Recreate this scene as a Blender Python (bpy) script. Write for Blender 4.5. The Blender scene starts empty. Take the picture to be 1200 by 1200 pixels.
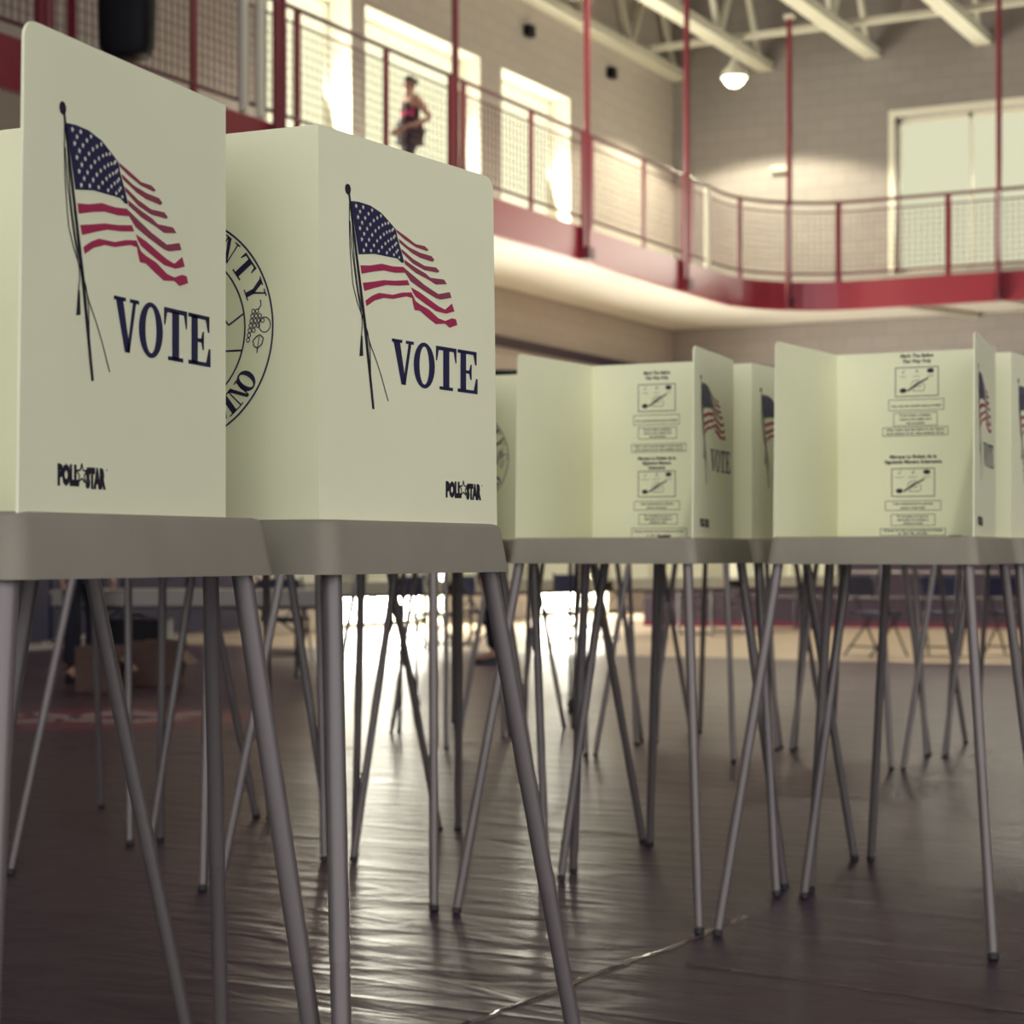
import bpy, bmesh, math, random
from mathutils import Vector, Matrix
from mathutils.geometry import tessellate_polygon
random.seed(7)
SC = bpy.context.scene
COL = SC.collection
PI = math.pi
R = math.radians

# ------------------------------------------------------------------ materials
def new_mat(name):
    m = bpy.data.materials.new(name); m.use_nodes = True
    nt = m.node_tree
    return m, nt, nt.nodes, nt.links, nt.nodes['Principled BSDF']

def mat(name, col, rough=.6, metal=0., var=.0, vscale=6., bump=0., bscale=40., spec=.5, coat=0.):
    m, nt, N, L, b = new_mat(name)
    b.inputs['Roughness'].default_value = rough
    b.inputs['Metallic'].default_value = metal
    b.inputs['Specular IOR Level'].default_value = spec
    b.inputs['Coat Weight'].default_value = coat; b.inputs['Coat Roughness'].default_value = .38
    b.inputs['Base Color'].default_value = (*col, 1)
    tc = N.new('ShaderNodeTexCoord')
    if var:
        n = N.new('ShaderNodeTexNoise'); n.inputs['Scale'].default_value = vscale; n.inputs['Detail'].default_value = 4
        r = N.new('ShaderNodeValToRGB')
        r.color_ramp.elements[0].position = .3; r.color_ramp.elements[1].position = .7
        r.color_ramp.elements[0].color = (*[max(0, c*(1-var)) for c in col], 1)
        r.color_ramp.elements[1].color = (*[min(1, c*(1+var)) for c in col], 1)
        L.new(tc.outputs['Object'], n.inputs['Vector']); L.new(n.outputs['Fac'], r.inputs['Fac'])
        L.new(r.outputs['Color'], b.inputs['Base Color'])
    if bump:
        n2 = N.new('ShaderNodeTexNoise'); n2.inputs['Scale'].default_value = bscale
        bp = N.new('ShaderNodeBump'); bp.inputs['Strength'].default_value = bump; bp.inputs['Distance'].default_value = .01
        L.new(tc.outputs['Object'], n2.inputs['Vector']); L.new(n2.outputs['Fac'], bp.inputs['Height'])
        L.new(bp.outputs['Normal'], b.inputs['Normal'])
    return m

def emit(name, col, strength):
    m, nt, N, L, b = new_mat(name)
    N.remove(b)
    e = N.new('ShaderNodeEmission'); e.inputs['Color'].default_value = (*col, 1); e.inputs['Strength'].default_value = strength
    L.new(e.outputs[0], N['Material Output'].inputs['Surface'])
    return m

def block_wall(name, axis, c1, c2, mortar):
    m, nt, N, L, b = new_mat(name)
    tc = N.new('ShaderNodeTexCoord'); sp = N.new('ShaderNodeSeparateXYZ'); cb = N.new('ShaderNodeCombineXYZ')
    L.new(tc.outputs['Object'], sp.inputs[0])
    L.new(sp.outputs[axis], cb.inputs['X']); L.new(sp.outputs['Z'], cb.inputs['Y'])
    br = N.new('ShaderNodeTexBrick')
    br.inputs['Scale'].default_value = 1
    br.inputs['Brick Width'].default_value = .50; br.inputs['Row Height'].default_value = .25
    br.inputs['Mortar Size'].default_value = .012
    br.inputs['Color1'].default_value = (*c1, 1); br.inputs['Color2'].default_value = (*c2, 1)
    br.inputs['Mortar'].default_value = (*mortar, 1); br.inputs['Bias'].default_value = -.1
    L.new(cb.outputs[0], br.inputs['Vector'])
    n = N.new('ShaderNodeTexNoise'); n.inputs['Scale'].default_value = .5; n.inputs['Detail'].default_value = 3
    L.new(tc.outputs['Object'], n.inputs['Vector'])
    mx = N.new('ShaderNodeMix'); mx.data_type = 'RGBA'; mx.blend_type = 'MULTIPLY'; mx.inputs['Factor'].default_value = .35
    L.new(br.outputs['Color'], mx.inputs['A']); L.new(n.outputs['Color'], mx.inputs['B'])
    L.new(br.outputs['Color'], b.inputs['Base Color'])
    bp = N.new('ShaderNodeBump'); bp.inputs['Strength'].default_value = .3; bp.inputs['Distance'].default_value = .01
    L.new(br.outputs['Fac'], bp.inputs['Height']); bp.invert = True
    L.new(bp.outputs['Normal'], b.inputs['Normal'])
    b.inputs['Roughness'].default_value = .75
    return m

def floor_mat():
    m, nt, N, L, b = new_mat('floor_plastic_sheet')
    tc = N.new('ShaderNodeTexCoord')
    def noise(sx, sy, scale, detail=3, dist=0.):
        mp = N.new('ShaderNodeMapping'); mp.inputs['Scale'].default_value = (sx, sy, 1)
        mp.inputs['Rotation'].default_value = (0, 0, R(-3))
        n = N.new('ShaderNodeTexNoise'); n.inputs['Scale'].default_value = scale; n.inputs['Detail'].default_value = detail
        n.inputs['Distortion'].default_value = dist
        L.new(tc.outputs['Object'], mp.inputs[0]); L.new(mp.outputs[0], n.inputs['Vector'])
        return n.outputs['Fac']
    big = noise(1, 1, .35, 3)
    r = N.new('ShaderNodeValToRGB')
    r.color_ramp.elements[0].position = .35; r.color_ramp.elements[0].color = (.030, .012, .032, 1)
    r.color_ramp.elements[1].position = .7; r.color_ramp.elements[1].color = (.062, .032, .046, 1)
    L.new(big, r.inputs['Fac']); L.new(r.outputs['Color'], b.inputs['Base Color'])
    # long wrinkles of the sheet across the hall + fine crumple
    w1 = noise(.30, 2.4, 1.0, 2, .8)
    w2 = noise(1.0, 2.2, 2.2, 3, 1.2)
    rid = N.new('ShaderNodeMath'); rid.operation = 'SUBTRACT'; rid.inputs[1].default_value = .5; L.new(w1, rid.inputs[0])
    ab = N.new('ShaderNodeMath'); ab.operation = 'ABSOLUTE'; L.new(rid.outputs[0], ab.inputs[0])
    sm = N.new('ShaderNodeMath'); sm.operation = 'SMOOTH_MIN'; sm.inputs[1].default_value = .06; sm.inputs[2].default_value = .05
    L.new(ab.outputs[0], sm.inputs[0])
    b1 = N.new('ShaderNodeBump'); b1.inputs['Strength'].default_value = .7; b1.inputs['Distance'].default_value = .06; b1.invert = True
    L.new(sm.outputs[0], b1.inputs['Height'])
    b2 = N.new('ShaderNodeBump'); b2.inputs['Strength'].default_value = .38; b2.inputs['Distance'].default_value = .03
    L.new(w2, b2.inputs['Height']); L.new(b1.outputs['Normal'], b2.inputs['Normal'])
    L.new(b2.outputs['Normal'], b.inputs['Normal'])
    rr = N.new('ShaderNodeMapRange'); rr.inputs['To Min'].default_value = .25; rr.inputs['To Max'].default_value = .42
    L.new(big, rr.inputs['Value']); L.new(rr.outputs[0], b.inputs['Roughness'])
    b.inputs['Specular IOR Level'].default_value = .30
    return m

M = dict(
    panel=mat('white_corrugated_plastic', (.81, .83, .56), .55, var=.03, vscale=3),
    tray=mat('grey_moulded_plastic', (.25, .232, .175), .65, var=.06, vscale=7, bump=.05, bscale=300, spec=.3),
    tube=mat('dull_aluminium', (.165, .146, .136), .42, metal=.3),
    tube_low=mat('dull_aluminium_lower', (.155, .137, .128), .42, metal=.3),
    rubber=mat('black_rubber', (.02, .018, .022), .7),
    ink=mat('navy_ink', (.012, .012, .055), .6),
    black=mat('black_ink', (.012, .011, .02), .6),
    red=mat('red_ink', (.36, .022, .075), .6),
    dusk=mat('dusky_red_ink', (.25, .045, .075), .6),
    starw=mat('star_white', (.72, .72, .56), .6),
    grey_ink=mat('grey_ink', (.05, .05, .055), .6),
    floor=floor_mat(),
    wood=mat('light_gym_floor', (.46, .36, .26), .3, var=.12, vscale=1.5),
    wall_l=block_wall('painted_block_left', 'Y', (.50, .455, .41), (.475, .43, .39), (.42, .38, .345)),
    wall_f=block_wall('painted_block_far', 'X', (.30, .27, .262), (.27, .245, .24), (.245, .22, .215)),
    deck=mat('dark_roof_deck', (.10, .075, .10), .8, var=.2, vscale=2),
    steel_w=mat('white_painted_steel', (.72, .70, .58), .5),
    redsteel=mat('red_painted_steel', (.20, .020, .036), .35, spec=.6),
    fascia=mat('red_painted_fascia', (.27, .016, .036), .3, spec=.6, coat=.6),
    darksteel=mat('maroon_painted_steel', (.12, .025, .04), .4),
    white=mat('white_paint', (.80, .78, .66), .6),
    soffit=mat('white_soffit', (.78, .76, .70), .6, var=.03, vscale=1),
    pane=emit('daylit_pane', (1., .97, .64), 1.35),
    pane_far=emit('daylit_pane_far', (.98, .97, .68), .74),
    door_pane=emit('daylit_door_glass', (1., .96, .78), 36.),
    lamp=emit('lit_lamp', (1., .93, .62), 12.),
    dark=mat('black_plastic', (.004, .0035, .006), .6, spec=.25),
    navy=mat('dark_blue_plastic', (.02, .022, .07), .45),
    tabletop=mat('grey_table_edge', (.36, .34, .29), .5),
    board=mat('white_board', (.78, .76, .60), .6),
    blk_metal=mat('black_metal', (.015, .013, .02), .4),
    cardboard=mat('brown_cardboard', (.11, .065, .05), .8, var=.1),
    purple=mat('dark_purple_bleacher', (.032, .018, .036), .6),
    maroon=mat('maroon_floor_paint', (.11, .008, .032), .4),
    pink_w=mat('white_floor_paint', (.26, .21, .23), .5),
    skin=mat('skin', (.50, .29, .21), .55),
    hair=mat('dark_hair', (.025, .016, .014), .6),
    top=mat('black_top', (.012, .010, .02), .8),
    pink=mat('pink_print', (.55, .03, .14), .8),
    trousers=mat('black_trousers', (.010, .010, .022), .8),
    shirt=mat('dark_grey_shirt', (.03, .03, .045), .85),
    shoe=mat('black_shoe', (.008, .008, .012), .5),
    eye=mat('eye', (.6, .58, .55), .3),
    clear=mat('tape', (.085, .06, .06), .12, spec=.7),
)

# ------------------------------------------------------------------ mesh builder
class MB:
    def __init__(s): s.v = []; s.f = []; s.mi = []
    def add(s, vs, fs, mi=0):
        o = len(s.v); s.v += [tuple(v) for v in vs]
        for f in fs: s.f.append([o+i for i in f]); s.mi.append(mi)
        return s
    def box(s, x0, y0, z0, x1, y1, z1, mi=0):
        return s.add([(x0,y0,z0),(x1,y0,z0),(x1,y1,z0),(x0,y1,z0),(x0,y0,z1),(x1,y0,z1),(x1,y1,z1),(x0,y1,z1)],
                     [(0,3,2,1),(4,5,6,7),(0,1,5,4),(1,2,6,5),(2,3,7,6),(3,0,4,7)], mi)
    def beam(s, a, b, w, h, mi=0, up=(0,0,1)):
        a = Vector(a); b = Vector(b); d = (b-a).normalized(); u = Vector(up)
        if abs(d.dot(u)) > .98: u = Vector((1,0,0))
        x = d.cross(u).normalized()*w/2; y = x.cross(d).normalized()*h/2
        vs = [a-x-y, a+x-y, a+x+y, a-x+y, b-x-y, b+x-y, b+x+y, b-x+y]
        return s.add(vs, [(0,1,2,3),(7,6,5,4),(0,4,5,1),(1,5,6,2),(2,6,7,3),(3,7,4,0)], mi)
    def tube(s, pts, r, n=12, mi=0, cap=True):
        pts = [Vector(p) for p in pts]; rs = r if isinstance(r, (list, tuple)) else [r]*len(pts)
        rings = []
        ref = None
        for i, p in enumerate(pts):
            d = (pts[min(i+1, len(pts)-1)]-pts[max(i-1, 0)]).normalized()
            if ref is None:
                ref = Vector((0,0,1)) if abs(d.z) < .9 else Vector((1,0,0))
            x = d.cross(ref).normalized(); y = d.cross(x).normalized(); ref = x.cross(d)*1.0
            ref = ref if ref.length > .1 else Vector((1,0,0))
            rings.append([p+(x*math.cos(2*PI*k/n)+y*math.sin(2*PI*k/n))*rs[i] for k in range(n)])
        vs = [v for rg in rings for v in rg]; fs = []
        for i in range(len(pts)-1):
            for k in range(n):
                a = i*n+k; b2 = i*n+(k+1) % n
                fs.append((a, b2, b2+n, a+n))
        if cap: fs.append(tuple(range(n))); fs.append(tuple(range((len(pts)-1)*n, len(pts)*n))[::-1])
        return s.add(vs, fs, mi)
    def lathe(s, prof, n=24, mi=0, c=(0,0,0)):
        vs = []; fs = []
        for r, z in prof:
            for k in range(n): vs.append((c[0]+r*math.cos(2*PI*k/n), c[1]+r*math.sin(2*PI*k/n), c[2]+z))
        for i in range(len(prof)-1):
            for k in range(n):
                a = i*n+k; b = i*n+(k+1) % n; fs.append((a, b, b+n, a+n))
        return s.add(vs, fs, mi)
    def loops(s, loops, mi=0, cap0=True, cap1=True):
        n = len(loops[0]); vs = [v for l in loops for v in l]; fs = []
        for i in range(len(loops)-1):
            for k in range(n):
                a = i*n+k; b = i*n+(k+1) % n; fs.append((a, b, b+n, a+n))
        if cap0: fs.append(tuple(range(n))[::-1])
        if cap1: fs.append(tuple(range((len(loops)-1)*n, len(loops)*n)))
        return s.add(vs, fs, mi)
    def poly(s, pts, place, mi=0):
        """flat polygon (p,v) placed by place(p,v)->(x,y,z)"""
        t = tessellate_polygon([[Vector((a, b, 0)) for a, b in pts]])
        return s.add([place(a, b) for a, b in pts], [tuple(x) for x in t], mi)
    def build(s, name, mats, parent=None, smooth=False, loc=None, sharp=35):
        me = bpy.data.meshes.new(name)
        me.from_pydata(s.v, [], s.f)
        for m in (mats if isinstance(mats, (list, tuple)) else [mats]): me.materials.append(m)
        me.polygons.foreach_set('material_index', s.mi)
        me.update()
        bm = bmesh.new(); bm.from_mesh(me); bmesh.ops.recalc_face_normals(bm, faces=bm.faces); bm.to_mesh(me); bm.free()
        if smooth:
            me.polygons.foreach_set('use_smooth', [True]*len(me.polygons))
            try: me.set_sharp_from_angle(angle=R(sharp))
            except Exception: pass
        o = bpy.data.objects.new(name, me); COL.objects.link(o)
        if parent: o.parent = parent
        if loc: o.location = loc
        return o

def tag(o, label=None, cat=None, group=None, kind=None):
    if label: o['label'] = label
    if cat: o['category'] = cat
    if group: o['group'] = group
    if kind: o['kind'] = kind
    return o

def empty(name, loc, rz=0, label=None, cat=None, group=None):
    o = bpy.data.objects.new(name, None); COL.objects.link(o)
    o.empty_display_size = .1
    o.location = loc; o.rotation_euler = (0, 0, rz)
    return tag(o, label, cat, group)

def kids(o): return [c for c in bpy.data.objects if c.parent == o]
def copy_tree(o, parent=None):
    c = o.copy(); COL.objects.link(c)
    if parent: c.parent = parent
    for ch in kids(o): copy_tree(ch, c)
    return c

def frange(a, b, st):
    n = int(round((b-a)/st)); return [a+st*i for i in range(n+1)]

# ------------------------------------------------------------------ text as flat print polygons
_txt = {}
def text_faces(txt, size, bold=.0):
    key = (txt, size, bold)
    if key in _txt: return _txt[key]
    cu = bpy.data.curves.new('t', 'FONT'); cu.body = txt; cu.size = size; cu.align_x = 'CENTER'
    cu.offset = bold; cu.resolution_u = 2
    ob = bpy.data.objects.new('t', cu); COL.objects.link(ob)
    dg = bpy.context.evaluated_depsgraph_get()
    me = bpy.data.meshes.new_from_object(ob.evaluated_get(dg))
    vs = [(v.co.x, v.co.y) for v in me.vertices]; fs = [tuple(p.vertices) for p in me.polygons]
    bpy.data.objects.remove(ob); bpy.data.curves.remove(cu); bpy.data.meshes.remove(me)
    _txt[key] = (vs, fs)
    return vs, fs
def put_text(mb, txt, size, p, v, place, width=None, bold=0., mi=0):
    vs, fs = text_faces(txt, size, bold)
    k = 1
    if width and vs:
        w = max(a for a, b in vs)-min(a for a, b in vs); k = width/w
    mb.add([place(p+a*k, v+b) for a, b in vs], fs, mi)

# slab-serif capitals, each a list of polygons in a unit box
def ell(cx, cy, rx, ry, n=28): return [(cx+rx*math.cos(2*PI*k/n), cy+ry*math.sin(2*PI*k/n)) for k in range(n)]
def rect(a, b, c, d): return [(a, b), (c, b), (c, d), (a, d)]
GL = {
 'V': [rect(0,.93,.47,1), rect(.63,.93,1,1), [(.07,.96),(.36,.96),(.64,0),(.43,0)], [(.76,.96),(.89,.96),(.62,0),(.50,0)]],
 'T': [rect(0,.91,1,1), [(0,.66),(.05,.66),(.14,.92),(0,.92)], [(1,.66),(.95,.66),(.86,.92),(1,.92)], rect(.35,.03,.65,.95), rect(.17,0,.83,.075)],
 'E': [rect(.14,.03,.42,.97), rect(0,.92,.95,1), [(.78,.92),(.88,.68),(.95,.68),(.95,1)], rect(.4,.46,.64,.535), [(.56,.5),(.64,.32),(.70,.32),(.70,.68),(.64,.68)],
       rect(0,0,1,.08), [(.80,.08),(.92,.36),(1,.36),(1,.04)]],
 'N': [rect(0,.94,.38,1), rect(.64,.94,1,1), rect(0,0,.34,.06), rect(.13,0,.2,1), rect(.80,0,.87,1), [(.13,1),(.36,1),(.87,0),(.70,0)]],
 'Y': [rect(0,.94,.44,1), rect(.62,.94,1,1), [(.07,.96),(.34,.96),(.62,.42),(.40,.42)], [(.80,.96),(.89,.96),(.62,.42),(.52,.42)], rect(.38,0,.62,.46), rect(.22,0,.78,.06)],
 'I': [rect(.34,0,.66,1), rect(.15,.94,.85,1), rect(.15,0,.85,.06)],
 'U': [rect(.1,.2,.34,1), rect(0,.94,.45,1), rect(.76,.2,.84,1), rect(.62,.94,1,1), [(.1,.25),(.34,.25),(.40,.12),(.52,.08),(.66,.10),(.76,.25),(.84,.25),(.78,.06),(.52,-.02),(.2,.03)]],
 'R': [rect(.1,0,.34,1), rect(0,0,.45,.06), rect(0,.94,.6,1), [(.55,1),(.8,.95),(.9,.76),(.8,.55),(.55,.48),(.34,.48),(.34,.54),(.52,.55),(.62,.62),(.66,.76),(.62,.9),(.52,.94)], [(.4,.5),(.62,.5),(1,0),(.74,0)]],
 'B': [rect(.1,0,.34,1), rect(0,0,.5,.06), rect(0,.94,.5,1), [(.48,1),(.74,.96),(.84,.78),(.74,.58),(.48,.51),(.34,.51),(.34,.57),(.52,.6),(.60,.78),(.52,.93),(.4,.94)], [(.5,.54),(.8,.48),(.94,.27),(.8,.05),(.5,0),(.34,0),(.34,.06),(.56,.1),(.66,.27),(.56,.44),(.4,.48)]],
 'D': [rect(.1,0,.34,1), rect(0,0,.5,.06), rect(0,.94,.5,1), [(.48,1),(.8,.92),(.97,.5),(.8,.08),(.48,0),(.4,.06),(.6,.12),(.7,.5),(.6,.88),(.4,.94)]],
 'A': [rect(0,0,.34,.06), rect(.56,0,1,.06), [(.1,.03),(.18,.03),(.52,.9),(.46,1)], [(.46,1),(.56,1),(.92,.03),(.66,.03),(.42,.82)], rect(.25,.28,.7,.35)],
 'S': [rect(.02,0,.09,.34), rect(.86,.66,.93,1), [(.9,.70),(.82,.9),(.5,1.02),(.16,.92),(.05,.72),(.2,.52),(.62,.36),(.7,.22),(.6,.09),(.44,.05),(.2,.12),(.06,.34),(.06,.05),(.44,-.02),(.82,.06),(.97,.26),(.84,.48),(.38,.66),(.28,.78),(.36,.91),(.5,.95),(.72,.88)]],
}
def ring(mb, cx, cy, rx, ry, tx, ty, place, mi=0, n=28, a0=0, a1=2*PI):
    vs = []; fs = []
    for k in range(n+1):
        a = a0+(a1-a0)*k/n
        vs += [place(cx+rx*math.cos(a), cy+ry*math.sin(a)), place(cx+(rx-tx)*math.cos(a), cy+(ry-ty)*math.sin(a))]
        if k: fs.append((2*k-2, 2*k-1, 2*k+1, 2*k))
    mb.add(vs, fs, mi)
def glyph(mb, ch, place, mi=0):
    if ch in 'O':
        ring(mb, .5, .5, .5, .525, .27, .09, place, mi)
    elif ch == 'C':
        ring(mb, .5, .5, .5, .525, .24, .07, place, mi, a0=.6, a1=2*PI-.6)
        mb.poly(rect(.86, .64, .95, .96), place, mi)
    elif ch in GL:
        for pl in GL[ch]: mb.poly(pl, place, mi)
def stroke(mb, pts, w, place, mi=0):
    for (a, b), (c, d) in zip(pts, pts[1:]):
        l = math.hypot(c-a, d-b) or 1; nx, ny = -(d-b)/l*w/2, (c-a)/l*w/2
        mb.poly([(a+nx, b+ny), (a-nx, b-ny), (c-nx, d-ny), (c+nx, d+ny)], place, mi)
def star(cx, cy, r, rot=PI/2, k=.42):
    return [(cx+(r if i % 2 == 0 else r*k)*math.cos(rot+PI*i/5), cy+(r if i % 2 == 0 else r*k)*math.sin(rot+PI*i/5)) for i in range(10)]

# ------------------------------------------------------------------ camera
CAMZ = 1.058
cam_d = bpy.data.cameras.new('camera'); cam = bpy.data.objects.new('camera', cam_d); COL.objects.link(cam)
cam.location = (0, 0, CAMZ); cam.rotation_euler = (R(90), 0, R(27.6))
cam_d.sensor_width = 36; cam_d.lens = 36*2350/1200; cam_d.shift_y = 49/1200
cam_d.clip_start = .05; cam_d.clip_end = 200
cam_d.dof.use_dof = True; cam_d.dof.focus_distance = 3.1; cam_d.dof.aperture_fstop = 6.8
SC.camera = cam

# ------------------------------------------------------------------ voting booth
DELTA = R(2.185)
W2, LW, AL = .24, .473, R(5.33)
TT, PH, TH = 1.106, .560, .004          # tray top, panel height, sheet thickness
def grid(s, t): return (s*math.cos(DELTA)-t*math.sin(DELTA), s*math.sin(DELTA)+t*math.cos(DELTA))

def tray_loop(off, z, n=6, rad=.032):
    xf, yf, xb, yb = .290+off, -.497-off, .280+off, .042+off
    cs = [(-xf, yf), (xf, yf), (xb, yb), (-xb, yb)]
    out = []
    for i in range(4):
        p = Vector(cs[i]); a = (Vector(cs[i-1])-p).normalized(); b = (Vector(cs[(i+1) % 4])-p).normalized()
        s_ = p+a*rad; e = p+b*rad
        for k in range(n+1):
            t = k/n; q = s_.lerp(p, t).lerp(p.lerp(e, t), t); out.append((q.x, q.y, z))
    return out
def make_tray(parent):
    mb = MB()
    mb.loops([tray_loop(-.03, 1.055), tray_loop(.004, 1.042), tray_loop(.010, 1.029), tray_loop(.013, 1.029), tray_loop(.003, TT-.008), tray_loop(-.001, TT-.002), tray_loop(-.006, TT)])
    return mb.build('tray', M['tray'], parent, smooth=True, sharp=50)

def sheet(mb, place, L, rounded=None, r=.022):
    """panel outline in (p,v) extruded by thickness via place(p,v,d)"""
    pts = [(0, 0), (L+(.012 if rounded else 0), 0)]
    def corner(cx, cy, a0):
        return [(cx+r*math.cos(a0+PI/2*k/5), cy+r*math.sin(a0+PI/2*k/5)) for k in range(6)]
    pts += corner(L-r, PH-r, 0) if rounded == 'end' else [(L, PH)]
    pts += [(0, PH)]
    mb.loops([[place(p, v, 0) for p, v in pts], [place(p, v, TH) for p, v in pts]])

def wing_place(side):
    fold = Vector((side*W2, 0)); d = Vector((side*math.sin(AL), -math.cos(AL))); n = Vector((side*math.cos(AL), math.sin(AL)))  # outward normal
    def pl(w, v, d_=0):
        q = fold+d*w+n*d_; return (q.x, q.y, TT+v)
    return pl

canton = [(0.0758,0.4614),(0.0957,0.4631),(0.1246,0.4622),(0.1539,0.4555),(0.1778,0.4437),(0.191,0.4371),(0.1971,0.4227),(0.205,0.4084),(0.2142,0.3901),(0.2081,0.3883),(0.1959,0.3936),(0.1718,0.3932),(0.1362,0.3927),(0.0957,0.3868)]
STR = [[(0.1003,0.3715),(0.1246,0.3742),(0.1539,0.3805),(0.1838,0.3802),(0.2111,0.3829),(0.2166,0.3747),(0.1898,0.3714),(0.1599,0.3712),(0.1362,0.3669),(0.1031,0.3596)],
 [(0.106,0.3467),(0.1362,0.3522),(0.1599,0.357),(0.1898,0.3595),(0.2234,0.3645),(0.229,0.3576),(0.1989,0.3531),(0.1658,0.3503),(0.1362,0.3425),(0.1101,0.3352)],
 [(0.1129,0.3216),(0.1304,0.3308),(0.148,0.3368),(0.1838,0.3378),(0.2081,0.3439),(0.2339,0.3472),(0.2401,0.3389),(0.2203,0.3395),(0.1838,0.3317),(0.1599,0.3308),(0.1362,0.3241),(0.1158,0.3136)]]
RST = [[(0.1929,0.4364),(0.2203,0.4292),(0.2451,0.4216),(0.2703,0.4218),(0.2817,0.4174),(0.2766,0.415),(0.2451,0.4171),(0.2142,0.425),(0.1941,0.4325)],
 [(0.1995,0.4237),(0.2265,0.4146),(0.2576,0.4101),(0.2894,0.409),(0.2977,0.4041),(0.2926,0.4006),(0.2576,0.4025),(0.2358,0.4066),(0.2014,0.4181)],
 [(0.2062,0.4096),(0.2389,0.398),(0.2703,0.3916),(0.3022,0.3931),(0.3119,0.3883),(0.3074,0.3856),(0.2703,0.385),(0.2389,0.3911),(0.2087,0.4037)],
 [(0.2142,0.3942),(0.2451,0.386),(0.2734,0.3801),(0.2862,0.3754),(0.3249,0.3772),(0.3334,0.3711),(0.3022,0.3668),(0.283,0.3715),(0.2451,0.3781),(0.216,0.3876)],
 [(0.2111,0.3829),(0.2389,0.3732),(0.2703,0.3624),(0.3087,0.3528),(0.3413,0.3596),(0.3466,0.3513),(0.3151,0.3451),(0.3022,0.3458),(0.2639,0.3547),(0.2327,0.3635),(0.2166,0.3747)],
 [(0.2327,0.3546),(0.2576,0.3495),(0.283,0.3419),(0.3087,0.3342),(0.3282,0.331),(0.3479,0.3426),(0.3552,0.331),(0.3314,0.3249),(0.3022,0.3258),(0.2703,0.3346),(0.2451,0.3422),(0.2376,0.3483)],
 [(0.2339,0.3472),(0.2451,0.3353),(0.2576,0.3312),(0.283,0.3262),(0.3087,0.3156),(0.3282,0.3133),(0.3479,0.3195),(0.3598,0.319),(0.3638,0.3105),(0.3413,0.304),(0.3282,0.3091),(0.3022,0.3058),(0.2766,0.3144),(0.2576,0.3218),(0.2426,0.3213),(0.2376,0.3318)]]
pole_poly = [(0.0696,0.4716),(0.0741,0.4723),(0.1141,0.2918),(0.1362,0.1646),(0.1304,0.1643),(0.1083,0.2846)]
cord1 = [(0.0729,0.4616),(0.0724,0.4287),(0.0741,0.3929),(0.0775,0.367),(0.0814,0.3412),(0.0928,0.3161),(0.106,0.296),(0.1187,0.2757),(0.1246,0.2529),(0.1263,0.213)]
cord2 = [(0.0763,0.4589),(0.0809,0.4135),(0.0854,0.3746),(0.0957,0.3296),(0.1101,0.2914),(0.1246,0.2596),(0.1421,0.2343),(0.1551,0.2119),(0.1646,0.1924),(0.1718,0.1784)]
cord3 = [(0.0741,0.4323),(0.0786,0.3935),(0.09,0.3422),(0.1037,0.2974),(0.1049,0.2843),(0.1026,0.2691)]
tassel = [(0.1014,0.27),(0.1054,0.2694),(0.1072,0.2407),(0.0974,0.2389)]

def flag_print(parent, place):
    mb = MB()
    mb.poly(canton, place, 0)
    for p in STR: mb.poly(p, place, 1)
    for i, p in enumerate(RST): mb.poly(p, place, 2 if i < 5 else 1)
    mb.poly(pole_poly, place, 3); mb.poly(ell(.0690, .4773, .0072, .0078, 16), place, 3)
    for c in (cord1, cord2, cord3): stroke(mb, c, .0021, place, 3)
    mb.poly(tassel, place, 3)
    up = lambda p, v: tuple(Vector(place(p, v))+(Vector(place(p, v, 1))-Vector(place(p, v))).normalized()*.0003)
    TL, TR, BL, BR = (.0775, .459), (.189, .434), (.0975, .390), (.2085, .392)
    tops = [(.0775,.4600),(.0957,.4622),(.1246,.4612),(.1539,.4545),(.1778,.4427),(.190,.4355)]
    bots = [(.0975,.3875),(.1200,.3905),(.1450,.3933),(.1718,.3940),(.1950,.3940),(.2100,.3905)]
    def cmap(u, w):
        x = u*5; i = min(4, int(x)); f = x-i
        a = Vector(tops[i]).lerp(Vector(tops[i+1]), f); b = Vector(bots[i]).lerp(Vector(bots[i+1]), f)
        q = a.lerp(b, w); return q.x, q.y
    for row in range(9):
        n = 6 if row % 2 == 0 else 5
        for k in range(n):
            u = (k+.5)/6 if n == 6 else (k+1)/6
            x, y = cmap(.03+.94*u, .07+.86*row/8)
            mb.poly(star(x, y, .0042*(1-.25*u)), up, 4)
    return mb.build('flag_print', [M['ink'], M['red'], M['dusk'], M['black'], M['starw']], parent)
def vote_print(parent, place):
    mb = MB()
    for ch, a, b in (('V', .1815, .2405), ('O', .240, .299), ('T', .302, .361), ('E', .3645, .424)):
        glyph(mb, ch, lambda p, v, a=a, b=b: place(a+(b-a)*p, .2060+.0668*v), 0)
    return mb.build('vote_lettering', M['ink'], parent)
def maker_print(parent, place, p0, v0):
    mb = MB()
    put_text(mb, 'POLL', .0300, p0+.0245, v0, place, .046, bold=.0026)
    put_text(mb, 'STAR', .0300, p0+.0835, v0-.002, place, .045, bold=.0026)
    s1 = star(p0+.0535, v0+.0125, .0125)
    for i in range(10): stroke(mb, [s1[i], s1[(i+1) % 10]], .0022, place, 0)
    mb.poly(ell(p0+.109, v0+.019, .0012, .0012, 8), place, 0)
    return mb.build('maker_mark', M['black'], parent)

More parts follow.
